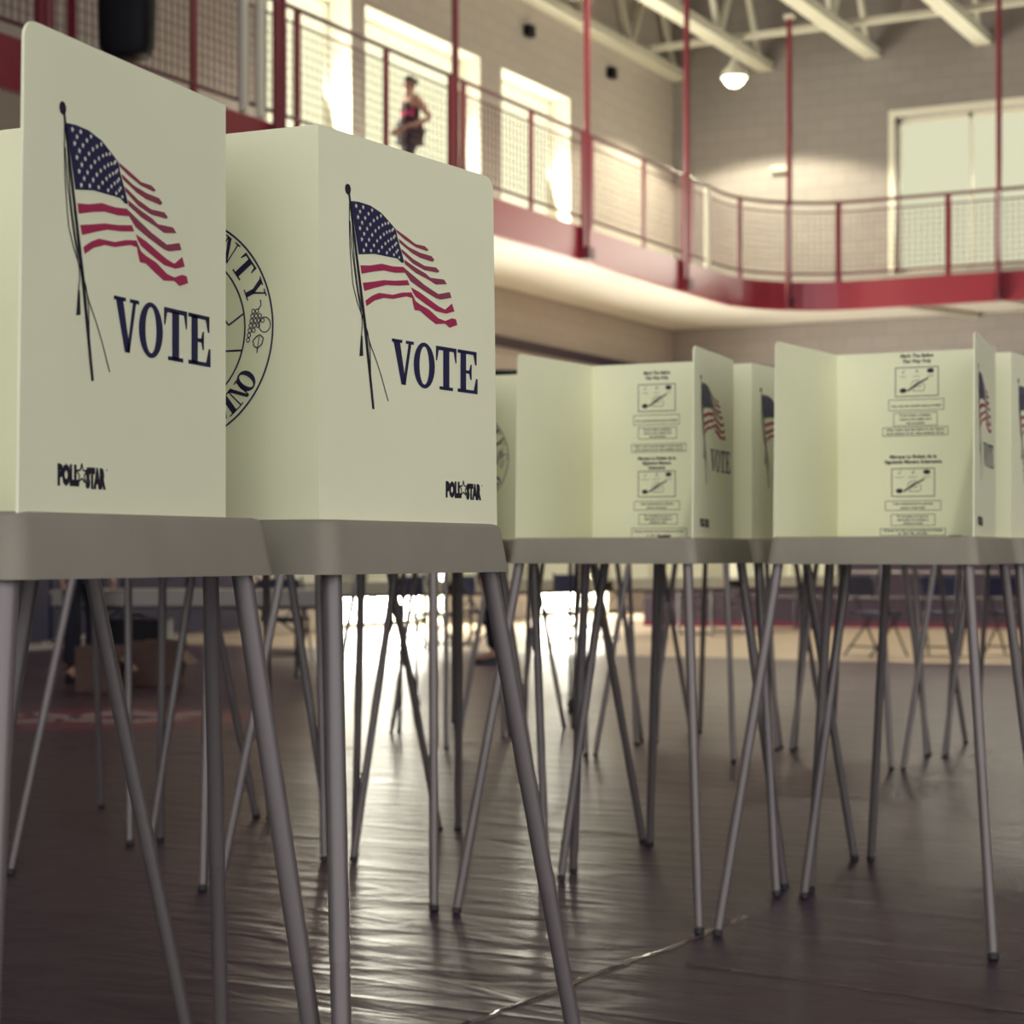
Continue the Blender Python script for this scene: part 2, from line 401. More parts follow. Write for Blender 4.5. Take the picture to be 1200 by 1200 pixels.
def seal_print(parent, place):
    mb = MB(); cx, cy = .24, .2775
    P = lambda p, v: place(cx+p, cy+v)
    ring(mb, 0, 0, .166, .166, .0028, .0028, P, 0, 96); ring(mb, 0, 0, .119, .119, .0026, .0026, P, 0, 72)
    def letter(ch, ang, r, size, inward):
        a = R(ang); c, s_ = math.cos(a), math.sin(a)
        def pl(p, v):
            x = (p-.5)*size*.92; y = (v-.5)*size
            if inward: rr = r+y; tx = x
            else: rr = r-y; tx = -x
            return P(rr*c+tx*s_, rr*s_-tx*c)
        glyph(mb, ch, pl, 0)
    for i, ch in enumerate('COUNTY'): letter(ch, 98.5-15.5*i, .1435, .033, True)
    for i, ch in enumerate('SAN BERNARDINO'):
        if ch != ' ': letter(ch, -90+(i-6.5)*8.8, .1425, .031, False)
    for sx in (1, -1):      # grape clusters on both sides
        Q = lambda p, v, sx=sx: P(sx*p, v)
        rnd = random.Random(3)
        for row in range(7):
            for k in range(max(1, 4-abs(row-2)//1)):
                gx = .128+.0062*k-.0015*row+.004; gy = .022-.0068*row
                ring(mb, gx, gy, .0035, .0038, .0014, .0014, Q, 0, 12)
        ring(mb, .151, .002, .0105, .0115, .0016, .0016, Q, 0, 24)
        stroke(mb, [(.138,-.014),(.131,-.020),(.133,-.028),(.139,-.031),(.146,-.026),(.149,-.017),(.143,-.012),(.138,-.014)], .0018, Q)
        stroke(mb, [(.139,-.030),(.138,-.038)], .0018, Q); stroke(mb, [(.140,.024),(.145,.030),(.144,.038)], .0018, Q)
        stroke(mb, [(.139,-.030),(.142,-.014)], .0014, Q)
        stroke(mb, [(.1170,.0205),(.090,.004)], .0026, Q); stroke(mb, [(.1130,-.033),(.088,-.033)], .0026, Q)
    stroke(mb, [(-.09,.004),(-.04,.055),(0,.01),(.045,.06),(.09,.004)], .0026, P)
    stroke(mb, [(-.088,-.033),(.088,-.033)], .0026, P)
    return mb.build('seal_print', M['ink'], parent)

INS_A = dict(t=['Mark The Ballot', 'This Way Only'], tv=[.5225, .5065], tw=[.090, .079], f=(.1626, .4905, .288, .4055),
             b=[((.1467, .3935, .3018, .363), ['Use only the marking pen provided']), ((.1626, .3533, .2926, .3179), ['If you make a mistake,', 'return your ballot and', 'get another']),
                ((.1397, .301, .3242, .2761), ['After voting put the ballot in the sleeve', 'and place it in the ballot box'])],
             m=['Marque La Boleta de la', 'Siguiente Manera', 'Solamente'], mv=[.2512, .2362, .2212], mw=[.128, .097, .057], g=(.1626, .2143, .288, .1333),
             c=[((.1485, .1186, .3029, .0915), ['Use solamente la pluma', 'para marcar']), ((.1643, .0781, .2949, .0457), ['Si comete un error,', 'devuelva la boleta y', 'obtenga otra']),
                ((.1397, .0331, .3259, .0024), ['Despues de votar ponga la boleta en la funda', 'y en la urna'])], lg=(.2284, .0098, .2707, .0026))
INS_B = dict(t=['Mark The Ballot', 'This Way Only'], tv=[.5410, .5245], tw=[.100, .087], f=(.1826, .5108, .3118, .4246),
             b=[((.1617, .4147, .3285, .3828), ['Use only the marking pen provided']), ((.1775, .3752, .3085, .3365), ['If you make a mistake,', 'return your ballot and', 'get another']),
                ((.1435, .3316, .3406, .3065), ['After voting put the ballot in the sleeve', 'and place it in the ballot box'])],
             m=['Marque La Boleta de la', 'Siguiente Manera Solamente'], mv=[.2390, .2235], mw=[.142, .174], g=(.1713, .2078, .3008, .1244),
             c=[((.1515, .1106, .3196, .0828), ['Use solamente la pluma', 'para marcar']), ((.1691, .0703, .3019, .0372), ['Si comete un error,', 'devuelva la boleta y', 'obtenga otra']),
                ((.1362, .0276, .3334, .0073), ['Despues de votar ponga la boleta en la funda', 'y en la urna'])], lg=(.3406, .0066, .3835, .0006))
def frame(mb, x0, y0, x1, y1, w, place, mi):
    stroke(mb, [(x0, y0), (x1, y0)], w, place, mi); stroke(mb, [(x0, y1), (x1, y1)], w, place, mi)
    stroke(mb, [(x0, y0), (x0, y1)], w, place, mi); stroke(mb, [(x1, y0), (x1, y1)], w, place, mi)
def instruction_print(parent, place, I):
    mb = MB()
    cx = (I['f'][0]+I['f'][2])/2
    for t, v, w in zip(I['t'], I['tv'], I['tw']): put_text(mb, t, .0145, cx, v, place, w, bold=.0006)
    for t, v, w in zip(I['m'], I['mv'], I['mw']): put_text(mb, t, .0140, (I['g'][0]+I['g'][2])/2, v, place, w, bold=.0006)
    for (x0, y1, x1, y0), sp in ((I['f'], 0), (I['g'], 1)):
        frame(mb, x0, y0, x1, y1, .0024, place, 0)
        w, h = x1-x0, y1-y0
        P = lambda a, b: place(x0+a*w, y0+b*h)
        mb.poly(ell(.82, .87, .085, .085, 20), P, 0); mb.poly(ell(.18, .20, .085, .085, 20), P, 0)
        mb.poly([(.26,.20),(.31,.17),(.58,.44),(.78,.60),(.76,.64),(.52,.47)], P, 0)           # the pen
        mb.poly([(.40,.34),(.46,.30),(.56,.42),(.50,.47)], P, 0)
        for seg in ([(.36,.36),(.42,.52),(.54,.56),(.62,.48),(.68,.38),(.68,.22),(.64,.18),(.40,.18),(.44,.24)], [(.50,.30),(.60,.34),(.58,.40)]):   # the hand
            for (a, b), (c, d) in zip(seg, seg[1:]):
                l = math.hypot((c-a)*w, (d-b)*h) or 1; nx, ny = -(d-b)*h/l*.0008, (c-a)*w/l*.0008
                mb.poly([(a+nx/w, b+ny/h), (a-nx/w, b-ny/h), (c-nx/w, d-ny/h), (c+nx/w, d+ny/h)], P, 0)
        for a, kind in ((.18, 'tick'), (.50, 'cross')):
            if kind == 'tick': sg = [[(a-.03,.86),(a-.005,.80),(a+.04,.93)]]
            else: sg = [[(a-.03,.81),(a+.03,.92)], [(a-.03,.92),(a+.03,.81)]]
            for s_ in sg: stroke(mb, [(x0+p*w, y0+q*h) for p, q in s_], .0016, place, 1)
        for a, tx in ((.18, ['WRONG', 'INCORRECTO'][sp]), (.50, ['WRONG', 'INCORRECTO'][sp]), (.82, ['RIGHT', 'CORRECTO'][sp])):
            put_text(mb, tx, .0065, x0+a*w, y0+.66*h, place, .028 if sp else .020, mi=1)
    for box, lines in I['b']+I['c']:
        x0, y1, x1, y0 = box
        frame(mb, x0, y0, x1, y1, .0018, place, 1)
        n = len(lines); h = (y1-y0)/(n+.35)
        for i, t in enumerate(lines):
            put_text(mb, t, min(.0085, h*.98), (x0+x1)/2, y1-h*(i+1)+h*.08, place, (x1-x0)*(.9 if len(t) > 25 else .72 if i < n-1 or n == 1 else .45), mi=0, bold=.0003)
    x0, y1, x1, y0 = I['lg']
    mb.poly(ell(x0+.006, (y0+y1)/2, .006, (y1-y0)/2, 12), place, 0); mb.poly(rect(x0+.005, y0, x1-.005, y1), place, 0); mb.poly(ell(x1-.006, (y0+y1)/2, .006, (y1-y0)/2, 12), place, 0)
    return mb.build('instruction_print', [M['black'], M['grey_ink']], parent)

def make_leg(parent, top, foot):
    top, foot = Vector(top), Vector(foot)
    mid = top.lerp(foot, .52)
    mb = MB(); mb.tube([top, mid], .0145, 16)
    up = mb.build('leg', M['tube'], parent, smooth=True, sharp=60)
    mb = MB(); mb.tube([mid.lerp(top, .006), foot.lerp(top, .018)], .0138, 16)
    mb.build('leg_extension', M['tube_low'], up, smooth=True, sharp=60)
    mb = MB(); d = (top-foot).normalized(); a = foot.copy(); a.z = .001
    mb.tube([a, foot+d*.016], [.0142, .0138], 14)
    mb.build('foot_cap', M['rubber'], up, smooth=True, sharp=60)
    return up

def make_booth(I):
    root = empty('voting_booth', (0, 0, 0))
    make_tray(root)
    bplace = lambda p, v, d=0: (-W2+p, -d+TH/2, TT+v)
    mb = MB(); sheet(mb, lambda p, v, d: (-W2+p, TH/2-d, TT+v-.002), 2*W2)
    bp = mb.build('back_panel', M['panel'], root)
    instruction_print(bp, lambda p, v, d=0: (-W2+p, -TH/2-.0006-d*.0003, TT+v), I)
    seal_print(bp, lambda p, v, d=0: (W2-p, TH/2+.0006+d*.0003, TT+v))
    for side in (-1, 1):
        wp = wing_place(side)
        mb = MB(); sheet(mb, lambda w, v, d: wp(w, v-.002, d-TH), LW, 'end')
        sp = mb.build('side_panel', M['panel'], root)
        if side < 0: pl = lambda p, v, d=0, wp=wp: wp(p, v, .0006+d*.0003)
        else: pl = lambda p, v, d=0, wp=wp: wp(.465-p, v-.006, .0006+d*.0003)
        flag_print(sp, pl); vote_print(sp, pl)
        maker_print(sp, pl, *((.328, .042) if side < 0 else (.056, .040)))
    for sx in (-1, 1):
        make_leg(root, (sx*.268, -.482, 1.045), (sx*.380, -.690, 0))
        make_leg(root, (sx*.262, .004, 1.045), (sx*.365, .135, 0))
    return root
protoA = make_booth(INS_A)
protoB = make_booth(INS_B)
G1, G2, G3 = 'voting booths in the nearest double row', 'voting booths in the middle double row', 'voting booths in the farthest double row'
# s, t of back-panel centre in booth grid, flipped, group, label, prototype
BOOTHS = [
 (-1.752, 2.279, 0, G1, 'nearest white voting booth at far left, its tray cut by the left edge', 'A'),
 (-1.700, 2.439, 1, G1, 'white voting booth with round seal on its back, back to back with the nearest booth', 'A'),
 (-2.505, 2.450, 1, G1, 'voting booth hidden behind the nearest booth, only its legs showing under that tray', 'A'),
 (-2.3046, 5.955, 0, G2, 'open voting booth in the middle row showing blank left wing and printed instructions', 'A'),
 (-1.490, 5.948, 0, G2, 'open voting booth at right, instructions inside, VOTE wing nearly edge on', 'B'),
 (-3.140, 5.960, 0, G2, 'voting booth hidden behind the near booth with the seal, its legs below that tray', 'A'),
 (-3.960, 5.960, 0, G2, 'leftmost middle-row voting booth facing the camera, hidden behind the nearest booth', 'A'),
 (-2.285, 6.080, 1, G2, 'voting booth turned away whose flag shows between the two open instruction booths', 'A'),
 (-1.470, 6.085, 1, G2, 'voting booth turned away, at right edge behind the rightmost open booth', 'A'),
 (-3.090, 6.130, 1, G2, 'voting booth turned away, sliver of round seal showing left of the open middle booth', 'A'),
 (-3.920, 6.110, 1, G2, 'turned-away middle-row voting booth, second from left, only legs visible', 'A'),
 (-4.740, 6.110, 1, G2, 'voting booth turned away at left end of the middle row, only legs visible', 'A'),
]
for i, s in enumerate((-5.35, -4.53, -3.72, -2.91, -2.09)):
    nm = ['leftmost', 'second from left', 'middle one', 'second from right', 'rightmost'][i]
    BOOTHS.append((s, 10.33, 0, G3, 'far voting booth facing the camera, %s of five, only thin legs showing' % nm, 'A'))
    BOOTHS.append((s+.02, 10.47, 1, G3, 'farthest voting booth turned away, %s of five, only thin legs showing' % nm, 'A'))
used = set()
for s, t, fl, g, lab, pr in BOOTHS:
    p = protoA if pr == 'A' else protoB
    o = p if pr not in used else copy_tree(p)
    used.add(pr)
    x, y = grid(s, t)
    o.location = (x, y, 0)
    o.rotation_euler = (0, 0, DELTA+(PI if fl else 0)+R(random.uniform(-.3, .3) if t > 6.1 else 0))
    tag(o, lab, 'voting booth', g)

# ------------------------------------------------------------------ setting
XW, YW = -14.9, 35.1
mb = MB(); mb.add([(-15.4, -8, 0), (14, -8, 0), (14, 35.6, 0), (-15.4, 35.6, 0)], [(0, 1, 2, 3)])
for v in range(4): mb.v[v] = (*mb.v[v][:2], -.003)
floor = tag(mb.build('floor', M['wood']), kind='structure')
mb = MB(); mb.loops([[(-15, -8, z), (14, -8, z), (14, 19.3, z), (-15, 19.0, z)] for z in (-.003, 0)])
mb.build('protective_sheet', M['floor'], floor)
def strip(a, b, w, name, m, h=.002, wob=.0):
    mb = MB(); a = Vector(a); b = Vector(b); n = 24; d = (b-a).normalized(); nn = Vector((-d.y, d.x))
    rnd = random.Random(5); L0 = []; L1 = []; Lm = []
    for i in range(n+1):
        q = a.lerp(b, i/n)+nn*rnd.uniform(-wob, wob)
        L0.append((*(q-nn*w/2), .0008)); Lm.append((*(q+nn*rnd.uniform(-w/5, w/5)), h*rnd.uniform(.6, 1.3))); L1.append((*(q+nn*w/2), .0008))
    vs = L0+Lm+L1; k = n+1; fs = []
    for i in range(n): fs += [(i, i+1, k+i+1, k+i), (k+i, k+i+1, 2*k+i+1, 2*k+i)]
    mb.add(vs, fs); return mb.build(name, m, floor)
strip((-2.18, 3.9), (-2.10, 5.5), .022, 'sheet_seam', M['clear'], .004, .010)
strip((-2.0, 4.79), (-.9, 4.60), .014, 'sheet_seam', M['clear'], .004, .002)
strip((-6.5, 8.5), (-5.2, 9.97), .03, 'sheet_seam', M['darksteel'], .003, .004)

def wall_with_holes(name, m, axis, pos, thick, a0, a1, z0, z1, holes):
    """wall in plane axis=pos; holes (b0,b1,c0,c1)"""
    mb = MB()
    def bx(b0, b1, c0, c1):
        if b1-b0 < 1e-4 or c1-c0 < 1e-4: return
        if axis == 'x': mb.box(pos-thick, b0, c0, pos, b1, c1)
        else: mb.box(b0, pos, c0, b1, pos+thick, c1)
    cuts = sorted({a0, a1, *[h[0] for h in holes], *[h[1] for h in holes]})
    for u, v in zip(cuts, cuts[1:]):
        mid = (u+v)/2; zs = sorted((h[2], h[3]) for h in holes if h[0] < mid < h[1])
        z = z0
        for c, d in zs: bx(u, v, z, c); z = d
        bx(u, v, z, z1)
    return tag(mb.build(name, m), kind='structure')
WINL = [(21.6, 23.65), (24.0, 27.4), (28.1, 30.6)]
WZ0, WZ1 = 6.05, 8.78
DOORS = [(23.4, 26.3), (29.2, 32.1)]
ZTOP = 12.6
wall_with_holes('wall_left', M['wall_l'], 'x', XW, .45, -8, 35.6, 0, ZTOP, [(a, b, WZ0, WZ1) for a, b in WINL]+[(a, b, 0, 2.5) for a, b in DOORS])
WR = (-10.6, -5.2)
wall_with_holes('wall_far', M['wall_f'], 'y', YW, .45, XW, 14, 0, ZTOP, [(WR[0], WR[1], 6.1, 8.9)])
wall_with_holes('shade_wall_back', M['wall_f'], 'y', -8.45, .45, -15.35, -6.5, 0, ZTOP, [])  # unseen partial wall, placed to keep light off the left side
wall_with_holes('shade_wall_right', M['wall_l'], 'x', 14.45, .45, 7, 35.6, 0, ZTOP, [])  # unseen partial wall, its length set to hold side light off the far hall
mb = MB(); mb.box(XW, -8, ZTOP, 14, 35.6, ZTOP+.2)
for k in range(60):       # ribs of the metal roof deck
    x = XW+.3+k*.48; mb.box(x, 8, ZTOP-.06, x+.16, 35.1, ZTOP)
tag(mb.build('ceiling', M['deck']), kind='structure')

def window_left(i, a, b, z0, z1, pane, name='window', mull=()):
    x = XW-.40
    mb = MB()
    mb.box(x-.02, a, z0, x+.06, a+.07, z1); mb.box(x-.02, b-.07, z0, x+.06, b, z1)
    mb.box(x-.02, a, z1-.08, x+.06, b, z1); mb.box(x-.02, a, z0, x+.06, b, z0+.08)
    for u in mull: mb.box(x-.02, u-.03, z0, x+.06, u+.03, z1)
    fr = tag(mb.build('%s_%d' % (name, i), M['white']), kind='structure')
    mb = MB(); mb.box(x-.015, a+.05, z0+.05, x, b-.05, z1-.05); mb.build('pane', pane, fr)
    # white lining of the reveal
    mb = MB(); e = .015
    mb.box(x, a, z0, XW+.02, a+e, z1); mb.box(x, b-e, z0, XW+.02, b, z1); mb.box(x, a, z1-e, XW+.02, b, z1)
    if name == 'window': mb.box(x, a, z0, XW+.06, b, z0+e)
    mb.build('reveal', M['white'], fr)
for i, (a, b) in enumerate(WINL): window_left(i+1, a, b, WZ0, WZ1, M['pane'])
for i, (a, b) in enumerate(DOORS): window_left(i+1, a, b, 0.0, 2.5, M['door_pane'], 'door', ((a+b)/2,))
mb = MB(); y = YW+.25
for u in (WR[0], WR[0]+1.30, WR[0]+2.6, WR[0]+3.9, WR[1]-.08): mb.box(u, y-.06, 6.1, u+.06, y+.02, 8.9)
mb.box(WR[0], y-.06, 8.80, WR[1], y+.02, 8.9); mb.box(WR[0], y-.06, 6.1, WR[1], y+.02, 6.2)
fr = tag(mb.build('window_4', M['white']), kind='structure')
mb = MB(); mb.box(WR[0], y, 6.1, WR[1], y+.015, 8.9); mb.build('pane', M['pane_far'], fr)
mb = MB(); mb.box(WR[0]-.1, YW-.03, 6.1, WR[0], YW, 9.02); mb.box(WR[0], YW-.03, 8.9, WR[1], YW, 9.02); mb.build('trim', M['white'], fr)

# walkway (running track) round the hall: slab, soffit, fascia
XB, YB = -12.1, 32.3
RC = 1.8
def edge_path(off=0, y0=-6, x1=13, n=14):
    """inner edge of the walkway, offset towards the hall"""
    pts = [(XB+off, y0), (XB+off, YB-RC)]
    for k in range(1, n): 
        a = PI-PI/2*k/n
        pts.append((XB+RC+(RC-off)*math.cos(a), YB-RC+(RC-off)*math.sin(a)))
    pts += [(XB+RC, YB-off), (x1, YB-off)]
    return pts
def band(mb, p0, p1, z0, z1, mi=0):
    n = len(p0); vs = [(*p, z0) for p in p0]+[(*p, z1) for p in p0]+[(*p, z1) for p in p1]+[(*p, z0) for p in p1]; fs = []
    for i in range(n-1):
        for k in range(4):
            a = k*n+i; b = ((k+1) % 4)*n+i; fs.append((a, a+1, b+1, b))
    fs += [(0, n, 2*n, 3*n), (n-1, 2*n-1, 3*n-1, 4*n-1)]
    mb.add(vs, fs, mi)
e0 = edge_path(0); 
outer = [(XW, -6), (XW, YB-RC)]+[(XW, YB-RC+(YW-YB+RC)*k/7) for k in range(1, 8)]+[(XW+(XB+RC-XW)*(k-7)/7, YW) for k in range(8, 14)]+[(XB+RC, YW), (13, YW)]
mb = MB(); band(mb, e0, outer, 5.30, 5.54)
slab = tag(mb.build('trim_1', M['soffit']), kind='structure')
for xx in frange(-10, 4, 1.7):
    mb = MB(); mb.beam((xx, YB+.08, 5.25), (xx+.9, YW-.03, 5.25), .08, .10); mb.build('soffit_rib', M['soffit'], slab)
mb = MB(); mb.box(XW, -6, 4.35, XW+.08, YW, 4.5); mb.box(XW+.08, YW-.08, 4.35, 13, YW, 4.5)
tag(mb.build('trim_2', M['purple']), kind='structure')      # dark ledge on the wall under the walkway
mb = MB(); band(mb, edge_path(.06), edge_path(-.03), 5.13, 5.60)
tag(mb.build('trim_3', M['fascia']), kind='structure')

# guard railing along the walkway
rail = empty('guard_railing', (XB, 20, 5.65), 0, 'red guard railing with wire mesh infill along the raised walkway', 'railing')
rel = lambda mb_name: None
def build_at(mb, name, m, parent, **k):
    o = mb.build(name, m, parent, **k); pl = parent.location
    o.location = (-pl.x, -pl.y, -pl.z); return o
pth = edge_path(.02, y0=1.5)
P3 = lambda p, z: (p[0], p[1], z)
mb = MB(); mb.tube([P3(p, 6.93) for p in pth], .028, 10); build_at(mb, 'top_rail', M['darksteel'], rail, smooth=True)
mb = MB(); mb.tube([P3(p, 6.77) for p in pth], .014, 8); build_at(mb, 'upper_rail', M['darksteel'], rail, smooth=True)
mb = MB(); mb.tube([P3(p, 5.74) for p in pth], .022, 10); build_at(mb, 'bottom_rail', M['darksteel'], rail, smooth=True)
# positions along the path
def along(step, start, pth):
    out = []; acc = -start
    for (a, b), (c, d) in zip(pth, pth[1:]):
        l = math.hypot(c-a, d-b); 
        while acc < l:
            if acc >= 0: out.append((a+(c-a)*acc/l, b+(d-b)*acc/l, math.atan2(d-b, c-a)))
            acc += step
        acc -= l
    return out
COLY = [14.0, 17.7, 21.45, 25.2, 28.8]
for k, (x, y, a) in enumerate(along(1.85, 0.05, edge_path(.02, y0=1.5))):
    if x > -3: break
    mb = MB(); d = Vector((math.cos(a), math.sin(a), 0))*.055
    mb.beam((x, y, 5.45), (x, y, 6.90), .03, .1, up=tuple(d)); build_at(mb, 'post', M['redsteel'], rail)
for yy in (17.05, 17.35, 29.75):  # white colour stands in for window glints on the red posts
    mb = MB(); mb.tube([(XB+.06, yy, 5.62), (XB+.06, yy, 6.88)], .05, 10); o = build_at(mb, 'post', M['steel_w'], rail, smooth=True); o['label'] = 'post coloured white for the window glint'
mb = MB()                                                     # wire mesh
full = edge_path(.02, y0=1.5)
for z in frange(5.86, 6.66, .1): mb.tube([P3(p, z) for p in full], .0045, 4, cap=False)
for x, y, a in along(.1, 0, full):
    if x > -2: break
    mb.beam((x, y, 5.74), (x, y, 6.77), .009, .009)
o = build_at(mb, 'mesh_panel', M['darksteel'], rail)

# columns from walkway to roof
def column(x, y, label):
    c = empty('steel_column', (x, y, 5.2), 0, label, 'column', 'red columns along the walkway edge')
    mb = MB(); mb.tube([(0, 0, 0.05), (0, 0, 4.85)], .045, 14); mb.build('post', M['redsteel'], c, smooth=True)
    mb = MB(); mb.box(-.06, -.10, -.06, .08, .10, .12); mb.build('base_bracket', M['darksteel'], c)
    mb = MB(); mb.box(-.075, -.075, 4.80, .075, .075, 4.86); mb.build('cap_plate', M['steel_w'], c)
    mb = MB(); mb.box(-.02, -.16, -.06, .03, -.08, 1.70); mb.build('side_plate', M['redsteel'], c)
names = ['dark red column at the far left beside the hanging black speaker', 'red column left of the wide daylit window', 'red column just right of the walking woman',
         'red column at right of the last left-hand window', 'bright red column at the hall corner left of the round lamp']
for yy, nm in zip(COLY, names): column(XB+.10, yy, nm)
column(-11.42, 31.85, 'slim red column right of the round lamp')
column(-8.0, 32.2, 'slim red column in front of the big far window')

# roof trusses (open-web joists running towards the far wall)
def truss(x, lab):
    t = empty('roof_truss', (x, 24, 10), 0, lab, 'roof truss', 'white open-web roof trusses')
    y0, y1 = -16, 11.1
    mb = MB(); mb.box(-.15, y0, 0, .15, y1, .16); mb.build('bottom_chord', M['steel_w'], t)
    mb = MB(); mb.box(-.13, y0, 1.85, .13, y1, 2.0); mb.build('top_chord', M['steel_w'], t)
    mb = MB()
    y = y1-.3; up = True
    while y > y0+1:
        mb.beam((0, y, .12 if up else 1.9), (0, y-1.0, 1.9 if up else .12), .09, .09)
        y -= 1.0; up = not up
    mb.build('web', M['steel_w'], t)
for k, (x, nm) in enumerate(zip((-14.75, -13.05, -11.0, -8.98, -6.95, -4.9),
        ('white roof truss along the left wall top', 'white roof truss ending above the round lamp', 'white roof truss ending left of the slim column at far wall', 'white roof truss ending above the big far window', 'white roof truss cut by the top right corner of the view', 'white roof truss just beyond the top right corner'))):
    truss(x, nm)
br = []
for k, (yy, z) in enumerate(((33.4, 10.2), (30.0, 10.3), (26.6, 10.3))):
    mb = MB(); mb.beam((XW, yy, z+.02), (6, yy, z+.02), .09, .11); mb.beam((XW, yy, z+1.45), (6, yy, z+1.45), .08, .08)
    o = mb.build('roof_brace', M['steel_w'])
    tag(o, ['white cross brace between trusses nearest the far wall', 'white cross brace between trusses over the walkway corner', 'white cross brace between trusses farther from the far wall'][k], 'roof brace', 'cross braces between the roof trusses')

# lamp that washes the far wall
lamp = empty('high_bay_lamp', (-12.85, 33.0, 9.43), 0, 'round glowing lamp hanging before the far wall corner', 'lamp')
mb = MB(); mb.lathe([(.0, .30), (.06, .30), (.08, .22), (.20, .10), (.235, -.02), (.225, -.02), (.19, .09)], 28); mb.build('shade', M['white'], lamp, smooth=True)
mb = MB(); mb.lathe([(.0, -.19), (.08, -.17), (.15, -.12), (.19, -.04), (.19, .04), (.12, .09), (0, .10)], 24); mb.build('bulb', M['lamp'], lamp, smooth=True)
mb = MB(); mb.tube([(0, 0, .30), (0, 0, .62)], .015, 8); mb.build('stem', M['steel_w'], lamp)
def spot(name, loc, target, energy, size, blend, col, rad=.12):
    l = bpy.data.lights.new(name, 'SPOT'); l.energy = energy; l.spot_size = R(size); l.spot_blend = blend; l.color = col; l.shadow_soft_size = rad
    o = bpy.data.objects.new(name, l); COL.objects.link(o); o.location = loc
    d = Vector(target)-Vector(loc); o.rotation_euler = d.to_track_quat('-Z', 'Y').to_euler(); return o
spot('lamp_light', (-12.85, 33.0, 9.20), (-12.85, 33.0, 0), 900, 142, .2, (1, .93, .66), .1)
mb = MB(); mb.box(-.16, -.14, -.06, .16, 0, .06); o = mb.build('wall_fixture', M['tabletop'])
o.location = (-12.75, YW, 8.15); tag(o, 'small grey fixture on the far wall in the bright lamp glow', 'wall fixture')
for k, yy in enumerate((29.0, 32.2)):
    mb = MB(); mb.box(0, -.10, -.09, .12, .10, .09); o = mb.build('wall_fixture', M['dark']); o.location = (XW, yy, 9.55)
    tag(o, ['small dark fixture high on the left wall above the last window', 'small dark fixture high on the left wall near the hall corner'][k], 'wall fixture', 'dark fixtures high on the left wall')

# black loudspeaker hung in front of the walkway
sp = empty('loudspeaker', (-11.72, 14.75, 5.62), R(20), 'black rounded loudspeaker hung before the railing, cut by the top edge', 'loudspeaker')
mb = MB()
lp = []
for z, w, d in ((0, .14, .10), (.03, .21, .15), (.12, .25, .18), (.5, .26, .20), (.9, .25, .18), (1.0, .17, .14), (1.03, .10, .1)):
    lp.append([(w*math.copysign(abs(math.cos(a))**.6, math.cos(a)), d*math.copysign(abs(math.sin(a))**.6, math.sin(a)), z) for a in [2*PI*k/24 for k in range(24)]])
mb.loops(lp); mb.build('cabinet', M['dark'], sp, smooth=True)
mb = MB(); mb.beam((0, .0, 1.0), (0, .0, 1.18), .03, .03); mb.build('bracket', M['blk_metal'], sp)

# ------------------------------------------------------------------ folded bleachers under the far walkway
bl = empty('folded_bleachers', (-12.0, 27.15, 0), R(14), 'dark folded bleachers under the far walkway with red base strip', 'bleachers')
mb = MB()
for k in range(6): mb.box(0, -.004*k, .07+.37*k, 9, .9, .07+.37*k+.34)
mb.build('benches', M['purple'], bl)
mb = MB(); mb.box(0, -.02, 0, 9, .9, .07); mb.build('base_strip', M['maroon'], bl)

# ------------------------------------------------------------------ folding tables with white boards
def make_table():
    t = empty('folding_table', (0, 0, 0))
    mb = MB(); mb.box(-.375, -1.15, .715, .375, 1.15, .752); mb.build('table_top', M['tabletop'], t)
    mb = MB(); mb.box(.36, -1.13, .62, .385, 1.13, .716); mb.box(-.385, -1.13, .62, -.36, 1.13, .716); mb.build('apron', M['tabletop'], t)
    for sy in (-1, 1):
        mb = MB(); y = sy*.92
        for x in (-.27, .27): mb.tube([(x, y, .715), (x, y, 0.0)], .016, 8)
        mb.tube([(-.27, y, .35), (.27, y, .35)], .012, 8); mb.tube([(-.27, y, .03), (.27, y, .03)], .014, 8)
        mb.tube([(0, y, .35), (0, y-sy*.45, .70)], .010, 8)
        mb.build('leg', M['blk_metal'], t, smooth=True)
    mb = MB(); mb.box(-.34, -1.1, .585, .34, 1.1, .62); mb.build('under_frame', M['blk_metal'], t)
    return t
tb = make_table()
a0, a1 = Vector((-12.0, 17.2)), Vector((-8.7, 28.4))
ang = math.atan2(a1.y-a0.y, a1.x-a0.x)-PI/2
spots = [a0.lerp(a1, (k+.5)/4.6) for k in range(4)]
tl = ['grey folding table under the nearest booth trays, left of the bright glass door', 'grey folding table seen under the middle booth with instructions', 'grey folding table behind the legs of the far rows, third along', 'grey folding table farthest along, before the dark bleachers']
for k, p in enumerate(spots):
    o = tb if k == 0 else copy_tree(tb)
    o.location = (p.x, p.y, 0); o.rotation_euler = (0, 0, ang); tag(o, tl[k], 'folding table', 'folding tables lined up under the walkway')
    for j in (-1, 1):
        b = empty('table_screen', (0, 0, 0), ang, 'white upright screen standing on the %s folding table, %s half' % (['first', 'second', 'third', 'farthest'][k], ['near', 'far'][j > 0]), 'table screen', 'white upright screens on the folding tables')
        q = Matrix.Rotation(ang, 3, 'Z') @ Vector((.1, j*.57, .753)); b.location = (p.x+q.x, p.y+q.y, .753)
        mb = MB(); mb.box(-.01, -.53, 0, .01, .53, .42); mb.build('back', M['board'], b)
        for sy in (-1, 1):
            mb = MB(); mb.box(-.01, sy*.53-.006, 0, .2, sy*.53+.006, .42); mb.build('wing', M['board'], b)
o = copy_tree(tb); o.location = (-10.45, 14.05, 0); o.rotation_euler = (0, 0, R(-62))
tag(o, 'folding table with white lit edge behind the legs at far left', 'folding table')

